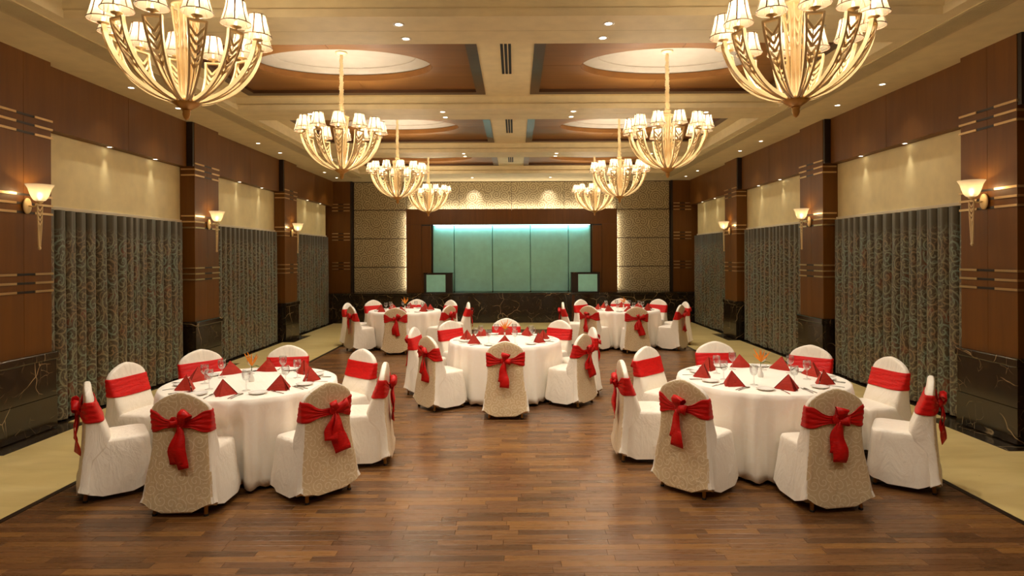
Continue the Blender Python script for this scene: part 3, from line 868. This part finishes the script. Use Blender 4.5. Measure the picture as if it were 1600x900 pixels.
# ------------------------------------------------------------------ chairs
# local frame: the sitter faces +y; origin on the floor under the seat
def sup(a, e):
    return math.copysign(abs(a)**e, a)
def rrect(hx, y0, y1, z, n=48, e=0.28, fold=0.0, ph=0.0, zf=None):
    cy, hy = (y0+y1)/2, (y1-y0)/2; out = []
    for j in range(n):
        t = 2*PI*(j+0.5)/n
        x = hx*sup(math.cos(t), e); y = cy+hy*sup(math.sin(t), e)
        k = 1+fold*math.sin(7*t+ph)+fold*0.6*math.sin(12*t+2*ph)
        out.append((x*k, cy+(y-cy)*k, z if zf is None else zf(t, x, y)))
    return out
BACK_PROF = [  # z, half width, y centre, half thickness
    (0.0, 0.276, -0.245, 0.044), (0.15, 0.263, -0.238, 0.038), (0.24, 0.251, -0.229, 0.038), (0.33, 0.240, -0.217, 0.043),
    (0.41, 0.230, -0.165, 0.088), (0.48, 0.223, -0.156, 0.094), (0.56, 0.219, -0.168, 0.080),
(0.64, 0.219, -0.182, 0.064), (0.70, 0.222, -0.194, 0.050),
    (0.745, 0.224, -0.202, 0.041), (0.775, 0.222, -0.207, 0.036), (0.80, 0.215, -0.210, 0.033), (0.83, 0.192, -0.213, 0.031), (0.855, 0.160, -0.214, 0.029),
    (0.878, 0.118, -0.215, 0.027), (0.895, 0.076, -0.215, 0.023), (0.906, 0.036, -0.215, 0.016), (0.911, 0.012, -0.215, 0.007)]
def back_at(z):
    for a, b in zip(BACK_PROF[:-1], BACK_PROF[1:]):
        if a[0] <= z <= b[0]:
            f = (z-a[0])/(b[0]-a[0]); return tuple(a[i]+(b[i]-a[i])*f for i in range(4))
    return BACK_PROF[-1]
def make_chair(v):
    rnd = random.Random(100+v)
    t = thing('banquet_chair', 'x', 'chair')
    m = MB(); ph = rnd.uniform(0, 6)
    rings = []
    def hem(tt, x, y):
        c = min(1.0, abs(x)/0.272*abs(y+0.022)/0.262)       # 1 at the corners
        return 0.014 + 0.100*c**1.25 + 0.007*math.sin(5*tt+ph)
    N = 64
    rings.append(rrect(0.268, -0.278, 0.234, 0, N, 0.30, 0.026, ph, hem))
    for (z, hx, ya, yb, fo) in ((0.15, 0.258, -0.270, 0.228, 0.022), (0.24, 0.246, -0.262, 0.220, 0.018), (0.33, 0.236, -0.256, 0.213, 0.012), (0.41, 0.227, -0.250, 0.206, 0.003), (0.445, 0.221, -0.244, 0.203, 0.0), (0.462, 0.213, -0.23, 0.196, 0), (0.470, 0.19, -0.21, 0.175, 0), (0.475, 0.12, -0.15, 0.11, 0), (0.477, 0.04, -0.06, 0.04, 0)):
        rings.append(rrect(hx, ya, yb, z, N, 0.26, fo, ph))
    m.loft(rings, False, True)
    rings = []
    for (z, hx, yc, ht) in BACK_PROF:
        e = 0.26 if z < 0.45 else min(0.5, 0.26+(z-0.45)*1.0)
        fo = 0.016*max(0.0, 1-z/0.45)
        rings.append(rrect(hx, yc-ht, yc+ht, z, 64, e, fo, ph+1, hem if z == 0.0 else None))
    m.loft(rings, True, True)
    co = m.build('cover', M['satin'], t, smooth=True, angle=1.1)
    co.data.materials.append(M['damask_shaded'])
    for p in co.data.polygons:
        if p.normal.y < -0.75 and abs(p.center.x) < 0.25: p.material_index = 1
    # sash: a band round the back, gathered behind
    s = MB(); n = 72; rows = 19; tilt = rnd.uniform(-0.012, 0.012)
    rr = []
    for i in range(rows):
        f = i/(rows-1)-0.5
        ring = []
        for j in range(n):
            tt = 2*PI*j/n
            behind = max(0.0, -math.sin(tt))                # 1 at the middle of the rear side
            cx = abs(math.cos(tt))
            pin = math.exp(-(math.cos(tt)*1.0/0.42)**2) if math.sin(tt) < 0 else 0.0
            hgt = 0.165*(1-0.68*pin)
            z = 0.700 + f*hgt + tilt*math.cos(tt) - 0.015*pin
            _, hx, yc, ht = back_at(z)
            cr = (0.0034*math.sin(f*24+3*math.cos(tt)+v)+0.0022*math.sin(f*41-5*math.cos(tt)+2*v))*(0.35+0.65*behind) 
            k = 0.006+cr+0.010*pin
            ring.append(((hx+k)*sup(math.cos(tt), 0.5), yc+(ht+k)*sup(math.sin(tt), 0.5), z))
        rr.append(ring)
    s.loft(rr, False, False)
    so = s.build('sash', M['sash'], t, smooth=True)
    md = so.modifiers.new('thick', 'SOLIDIFY'); md.thickness = 0.003; md.offset = 0
    kx = rnd.uniform(-0.02, 0.03); yb = -0.268; kz = 0.690
    # knot
    k = MB()
    rings = []
    for i in range(9):
        a = -PI/2+PI*i/8; ring = []
        for j in range(16):
            b_ = 2*PI*j/16; r = 1+0.16*math.sin(3*b_+2*a)+0.10*math.sin(5*b_+a*3)
            ring.append((kx+0.036*r*math.cos(a)*math.cos(b_), yb-0.004+0.026*r*math.cos(a)*math.sin(b_), kz+0.040*math.sin(a)))
        rings.append(ring)
    k.loft(rings); k.build('knot', M['sash'], so, smooth=True)
    # bow loops
    def loop(dx, dz, ln, w_):
        ln *= 1.25; w_ *= 1.25
        l = MB(); pts, ws, sd = [], [], []
        d = Vector((dx, 0, dz)).normalized(); side = Vector((-d.z, 0, d.x))
        for i in range(15):
            a = 2*PI*i/14
            u = (1-math.cos(a))/2*ln; o = math.sin(a)*0.030*(0.4+u/ln)
            pts.append(Vector((kx, yb-0.014, kz)) + d*u + Vector((0, -0.012+o*0.9, 0)) + side*0.01*math.sin(a*2))
            ws.append(0.022+w_*(u/ln)**0.7); sd.append(side)
        l.ribbon(pts, ws, sd, 0.004)
        l.build('bow_loop', M['sash'], so, smooth=True)
    if v == 0: loop(0.55, 0.75, 0.085, 0.045); loop(-0.8, 0.25, 0.05, 0.03)
    elif v == 1: loop(0.95, 0.35, 0.095, 0.05); loop(-0.3, 0.9, 0.06, 0.03)
    elif v == 2: loop(0.25, 0.95, 0.07, 0.06); loop(0.9, -0.1, 0.06, 0.04)
    else: loop(-0.7, 0.55, 0.09, 0.05); loop(0.7, 0.6, 0.07, 0.05)
    def tail(dx, ln, w_, dy):
        w_ *= 1.3
        l = MB(); pts, ws, sd = [], [], []
        for i in range(13):
            f = i/12
            z = kz-0.01-ln*f
            pts.append((kx+dx*f+0.008*math.sin(7*f+v), yb-0.014+dy+0.006*math.sin(9*f+2*v)-0.004*f, z))
            ws.append(0.024+(w_-0.024)*min(1, f*1.5)**0.8)
            an = 0.5*math.sin(4*f+v*1.3)
            sd.append(Vector((math.cos(an), math.sin(an)*0.6, 0)))
        l.ribbon(pts, ws, sd, 0.004)
        l.build('sash_tail', M['sash'], so, smooth=True)
    T = [((-0.025, 0.285, 0.085, 0.0), (0.035, 0.315, 0.07, -0.012)), ((-0.05, 0.22, 0.08, 0.0), (0.055, 0.32, 0.10, -0.012)),
         ((-0.035, 0.24, 0.07, 0.0), (-0.005, 0.30, 0.085, -0.012)), ((0.03, 0.33, 0.10, 0.0), (-0.04, 0.24, 0.06, -0.012))][v]
    for q in T: tail(*q)
    # legs
    for sx in (-1, 1):
        for (y0, y1) in ((-0.19, -0.235), (0.15, 0.172)):
            l = MB(); l.tube([(sx*0.175, y0, 0.42), (sx*0.182, (y0+y1)/2, 0.22), (sx*0.192, y1, 0.012)], [0.017, 0.016, 0.014], 8)
            lg = l.build('leg', M['brass'], t, smooth=True)
            g = MB(); g.lathe([(0.014, 0.0), (0.017, 0.001), (0.017, 0.010), (0.0145, 0.014)], 8, cx=sx*0.192, cy=y1); g.build('rubber_foot', M['black'], lg)
    return t
protos = [make_chair(v) for v in range(4)]
proto_used = [False]*4
TABLES = {
    'near left': dict(c=(-2.36, 5.66), seats=[((282, 612), 'near side', 0), ((508, 597), 'near right side', 1), ((600, 566), 'right side', 3), ((567, 545), 'far right side', 2), ((450, 539), 'far side', 0), ((312, 545), 'far left side', 1), ((194, 566), 'left side', 2), ((135, 596), 'near left side', 3)]),
    'near right': dict(c=(2.42, 5.76), seats=[((1300, 606), 'near side', 2), ((1066, 592), 'near left side', 2), ((970, 562), 'left side', 0), ((1008, 541), 'far left side', 1), ((1116, 533), 'far side', 3), ((1268, 538), 'far right side', 0), ((1396, 557), 'right side', 1), ((1453, 587), 'near right side', 1)]),
    'middle': dict(c=(-0.05, 8.42), seats=[((790, 533), 'near side', 2), ((668, 525), 'near left side', 3), ((646, 511), 'left side', 0), ((702, 500.5), 'far left side', 1), ((791, 497), 'far side', 2), ((878, 499), 'far right side', 3), ((926, 511), 'right side', 0), ((906, 521), 'near right side', 1)]),
    'far left': dict(c=(-2.27, 13.05), seats=[((619, 480), 'near side', 0), ((552, 478), 'near left side', 1), ((542, 473), 'left side', 2), ((583, 468.5), 'far left side', 3), ((650, 467.5), 'far side', 0), ((704, 468.5), 'far right side', 1), ((734, 472), 'right side', 2), ((701, 477), 'near right side', 3)]),
    'far right': dict(c=(2.42, 13.05), seats=[((994, 479), 'near side', 1), ((921, 477), 'near left side', 2), ((879, 472), 'left side', 3), ((907, 467.5), 'far left side', 0), ((969, 466.5), 'far side', 1), ((1029, 467), 'far right side', 2), ((1074, 471), 'right side', 3), ((1063, 476), 'near right side', 0)]),
}
rj = random.Random(5)
for tn, T in TABLES.items():
    c = Vector((*T['c'], 0)); T['chairs'] = []
    for (px, side, v) in T['seats']:
        top = at(px[0], px[1], 0.911); d = Vector((top.x-c.x, top.y-c.y, 0))
        L = max(1.14 if tn.startswith('near') else 1.20, min(1.36, d.length)); d.normalize()
        org = c + d*(L-0.214)
        ang = math.atan2(-d.y, -d.x) - PI/2 + rj.uniform(-0.05, 0.05)
        o = protos[v]
        if proto_used[v]: o = copy_tree(protos[v])
        proto_used[v] = True
        o.location = (org.x, org.y, 0); o.rotation_euler = (0, 0, ang)
        o['label'] = 'white covered chair with red sash, %s of the %s table' % (side, tn)
        o['group'] = 'white covered banquet chairs with red sashes'
        T['chairs'].append((org, ang, d, side))

# ------------------------------------------------------------------ tables
TR_, TH = 0.76, 0.75
def make_table(tn, T, seed):
    c = Vector((*T['c'], 0)); rnd = random.Random(seed)
    t = thing('banquet_table', 'round table under a floor-length white cloth, the %s one' % (tn if tn != 'middle' else 'middle of the room'), 'table', c[:], 0, 'round banquet tables')
    m = MB(); m.lathe([(0.02, TH-0.030), (TR_-0.008, TH-0.030), (TR_-0.004, TH-0.018), (TR_-0.008, TH-0.006), (0.02, TH-0.006)], 48); m.build('tabletop', M['veneer_dark'], t)
    for k in range(4):
        a = PI/4+k*PI/2
        l = MB(); l.tube([(0.5*math.cos(a), 0.5*math.sin(a), 0), (0.48*math.cos(a), 0.48*math.sin(a), TH-0.03)], 0.016, 8); l.build('leg', M['steel'], t)
    # cloth
    n = 220; ph = [rnd.uniform(0, 6.28) for _ in range(5)]
    m = MB(); rings = []
    for r in (0.02, 0.25, 0.5, 0.68, 0.745): rings.append([(r*math.cos(2*PI*j/n), r*math.sin(2*PI*j/n), TH) for j in range(n)])
    rings.append([((TR_)*math.cos(2*PI*j/n), (TR_)*math.sin(2*PI*j/n), TH-0.006) for j in range(n)])
    inv = []
    for (org, ang, d, side) in T['chairs']:
        inv.append((org-c, ang))
    def inside(x, y):
        for o, a in inv:
            dx, dy = x-o.x, y-o.y
            lx = dx*math.cos(-a)-dy*math.sin(-a); ly = dx*math.sin(-a)+dy*math.cos(-a)
            if abs(lx) < 0.262 and -0.3 < ly < 0.242: return True
        return False
    lim = []
    for j in range(n):
        a = 2*PI*j/n; r = 0.90
        while r > 0.5 and inside(r*math.cos(a), r*math.sin(a)): r -= 0.01
        lim.append(r)
    sm = [min(lim[(j+k) % n] for k in range(-2, 3)) for j in range(n)]
    lim = [sum(sm[(j+k) % n] for k in (-2, -1, 0, 1, 2))/5 for j in range(n)]
    lim = [min(a, b) for a, b in zip(lim, sm)]
    for z in (0.70, 0.64, 0.58, 0.53, 0.48, 0.40, 0.30, 0.20, 0.10, 0.035):
        s = (TH-z)/TH; ring = []
        for j in range(n):
            a = 2*PI*j/n
            fo = math.sin(21*a+ph[0]+1.4*math.sin(3*a+ph[1]))*0.6+math.sin(29*a+ph[2]+math.sin(5*a+ph[3]))*0.4
            r = TR_+0.006+0.030*s+0.050*fo*s**0.6
            b_ = max(0.0, min(1.0, (0.64-z)/0.10)); b_ = b_*b_*(3-2*b_)
            r2 = min(r, lim[j]+0.020*fo)
            r = r+(r2-r)*b_
            zz = z + (0.010*math.sin(40*a+ph[4]) if z < 0.05 else 0)
            ring.append((r*math.cos(a), r*math.sin(a), zz))
        rings.append(ring)
    m.loft(rings, True, False)
    o = m.build('tablecloth', M['cloth'], t, smooth=True)
    md = o.modifiers.new('thick', 'SOLIDIFY'); md.thickness = 0.003
    return t
for i, (tn, T) in enumerate(TABLES.items()): make_table(tn, T, 20+i)

# table settings
def m_napkin():
    m = MB()
    A = Vector((0, 0.012, 0.118)); Lp = Vector((-0.098, 0.045, 0.002)); Rp = Vector((0.098, 0.045, 0.002)); Fp = Vector((0.0, -0.070, 0.002)); Bp = Vector((0.0, 0.075, 0.002))
    def tri(a, b, c_, bulge, k=5):
        nn = (b-a).cross(c_-a).normalized(); idx = {}; vs = []; fs = []
        for i in range(k+1):
            for j in range(k+1-i):
                u, v_ = i/k, j/k; w_ = 1-u-v_
                idx[(i, j)] = len(vs); vs.append(a*w_+b*u+c_*v_ + nn*bulge*27*u*v_*w_)
        for i in range(k):
            for j in range(k-i):
                fs.append((idx[(i, j)], idx[(i+1, j)], idx[(i, j+1)]))
                if j < k-i-1: fs.append((idx[(i+1, j)], idx[(i+1, j+1)], idx[(i, j+1)]))
        m.add(vs, fs)
    tri(A, Lp, Fp, 0.006); tri(A, Fp, Rp, 0.006)
    tri(A+Vector((0, 0.006, 0)), Rp+Vector((0.004, 0.008, 0)), Bp, 0.004); tri(A+Vector((0, 0.006, 0)), Bp, Lp+Vector((-0.004, 0.008, 0)), 0.004)
    f = MB()
    f.add([A+Vector((0.002, -0.002, -0.006)), Fp+Vector((0.004, -0.008, 0)), Rp+Vector((-0.02, -0.016, 0)), Fp+Vector((0.03, -0.002, 0)), A+Vector((0.006, 0, -0.01))], [(0, 1, 2), (4, 2, 3)])
    return m.mesh('napkin', M['napkin'], True, angle=0.8), f.mesh('flap', M['napkin'])
NAP, FLAP = m_napkin()
b = MB(); b.lathe([(0.005, 0.002), (0.045, 0.0), (0.05, 0.002), (0.075, 0.014), (0.078, 0.016), (0.074, 0.017), (0.05, 0.006), (0.005, 0.005)], 28); PLATE = b.mesh('side_plate', M['porcelain'], True)
b = MB(); b.lathe([(0.002, 0.0), (0.034, 0.0), (0.035, 0.003), (0.012, 0.008), (0.0045, 0.015), (0.004, 0.075), (0.010, 0.085), (0.026, 0.098), (0.035, 0.12), (0.036, 0.145), (0.033, 0.175), (0.0318, 0.175), (0.0345, 0.145), (0.0335, 0.121), (0.025, 0.100), (0.002, 0.088)], 20); GOB = b.mesh('goblet', M['glass'], True)
def m_cutlery(kind):
    m = MB()
    m.ribbon([(0, -0.095, 0.003), (0, -0.03, 0.005), (0, 0.02, 0.004)], [0.012, 0.009, 0.006], (1, 0, 0), 0.003)
    if kind == 'knife': m.ribbon([(0, 0.018, 0.004), (0.001, 0.06, 0.004), (0.003, 0.11, 0.003)], [0.010, 0.017, 0.006], (1, 0, 0), 0.002)
    elif kind == 'fork':
        m.ribbon([(0, 0.018, 0.004), (0, 0.04, 0.004), (0, 0.055, 0.005)], [0.006, 0.02, 0.022], (1, 0, 0), 0.002)
        for k in range(4): m.ribbon([(-0.009+0.006*k, 0.054, 0.005), (-0.009+0.006*k, 0.095, 0.006)], [0.003, 0.002], (1, 0, 0), 0.002)
    else:
        m.ribbon([(0, 0.018, 0.004), (0, 0.04, 0.003), (0, 0.065, 0.003), (0, 0.085, 0.005), (0, 0.092, 0.006)], [0.006, 0.022, 0.030, 0.022, 0.008], (1, 0, 0), 0.003)
    return m.mesh(kind, M['steel'], True, angle=0.7)
CUT = {k: m_cutlery(k) for k in ('knife', 'fork', 'spoon')}
def top_obj(name, me, loc, rz, label, cat, group):
    o = child(name, me, None, loc, (0, 0, rz))
    if name == 'napkin': o.scale = (1.14, 1.1, 1.12)
    return tag(o, label, cat, group)
for i, (tn, T) in enumerate(TABLES.items()):
    c = Vector((*T['c'], 0)); rnd = random.Random(60+i)
    for (org, ang, d, side) in T['chairs']:
        u = Vector((-d.y, d.x, 0))          # to the sitter's left hand... along the table edge
        place = '%s of the %s table' % (side, tn)
        rz = math.atan2(d.y, d.x) - PI/2
        p = c + d*0.55; z = TH+0.0025
        n_ = top_obj('napkin', NAP, (p.x, p.y, z), rz+PI+rnd.uniform(-0.35, 0.35), 'folded red napkin at the '+place, 'napkin', 'red napkins on the tables')
        child('flap', FLAP, n_)
        q = p + u*-0.205 - d*0.01
        top_obj('side_plate', PLATE, (q.x, q.y, z), 0, 'small white side plate at the '+place, 'plate', 'white side plates')
        q = p + u*0.13 - d*0.17
        top_obj('goblet', GOB, (q.x, q.y, z), 0, 'clear stemmed goblet at the '+place, 'glass', 'stemmed goblets')
        if tn in ('near left', 'near right', 'middle'):
            for kd, off, dd in (('knife', 0.125, 0.05), ('spoon', 0.155, 0.05), ('fork', -0.078, 0.07)):
                q = p + u*off + d*dd
                top_obj(kd, CUT[kd], (q.x, q.y, z), rz+PI+rnd.uniform(-0.12, 0.12), 'steel %s laid at the %s' % (kd, place), kd, 'cutlery on the tables')
    v = MB(); v.lathe([(0.004, 0.0), (0.022, 0.0), (0.026, 0.012), (0.024, 0.035), (0.012, 0.06), (0.009, 0.085), (0.013, 0.10), (0.011, 0.10), (0.007, 0.085), (0.003, 0.06)], 18)
    top_obj('bud_vase', v.mesh('bud_vase', M['porcelain'], True), (c.x, c.y, TH+0.0025), 0, 'small white bud vase in the centre of the %s table' % tn, 'vase', 'bud vases')
    fl_ = thing('bird_of_paradise', 'orange bird-of-paradise flower in the vase on the %s table' % tn, 'flower', (c.x, c.y, TH+0.0025), rnd.uniform(-0.5, 0.5), 'table flowers')
    s = MB(); s.tube([(0, 0, 0.02), (0.0, 0, 0.10), (0.004, 0, 0.15)], 0.0035, 6); s.build('stem', M['leaf'], fl_)
    for k in range(6):
        a = -0.75+k*0.28+rnd.uniform(-0.1, 0.1); ln = rnd.uniform(0.10, 0.15)
        m = MB(); m.ribbon([(0.004, 0.0, 0.145), (0.004+math.sin(a)*ln*0.5, 0.012*math.sin(k*2), 0.145+math.cos(a)*ln*0.5), (0.004+math.sin(a)*ln, 0.02*math.sin(k*2), 0.145+math.cos(a)*ln)], [0.007, 0.016, 0.003], (math.cos(a), 0.3, -math.sin(a)), 0.003)
        m.build('petal', M['petal'], fl_)
    m = MB(); m.ribbon([(0.0, 0, 0.13), (0.04, 0.01, 0.15), (0.085, 0.015, 0.14)], [0.012, 0.018, 0.003], (0, 1, 0.2), 0.003); m.build('bract', M['leaf'], fl_)
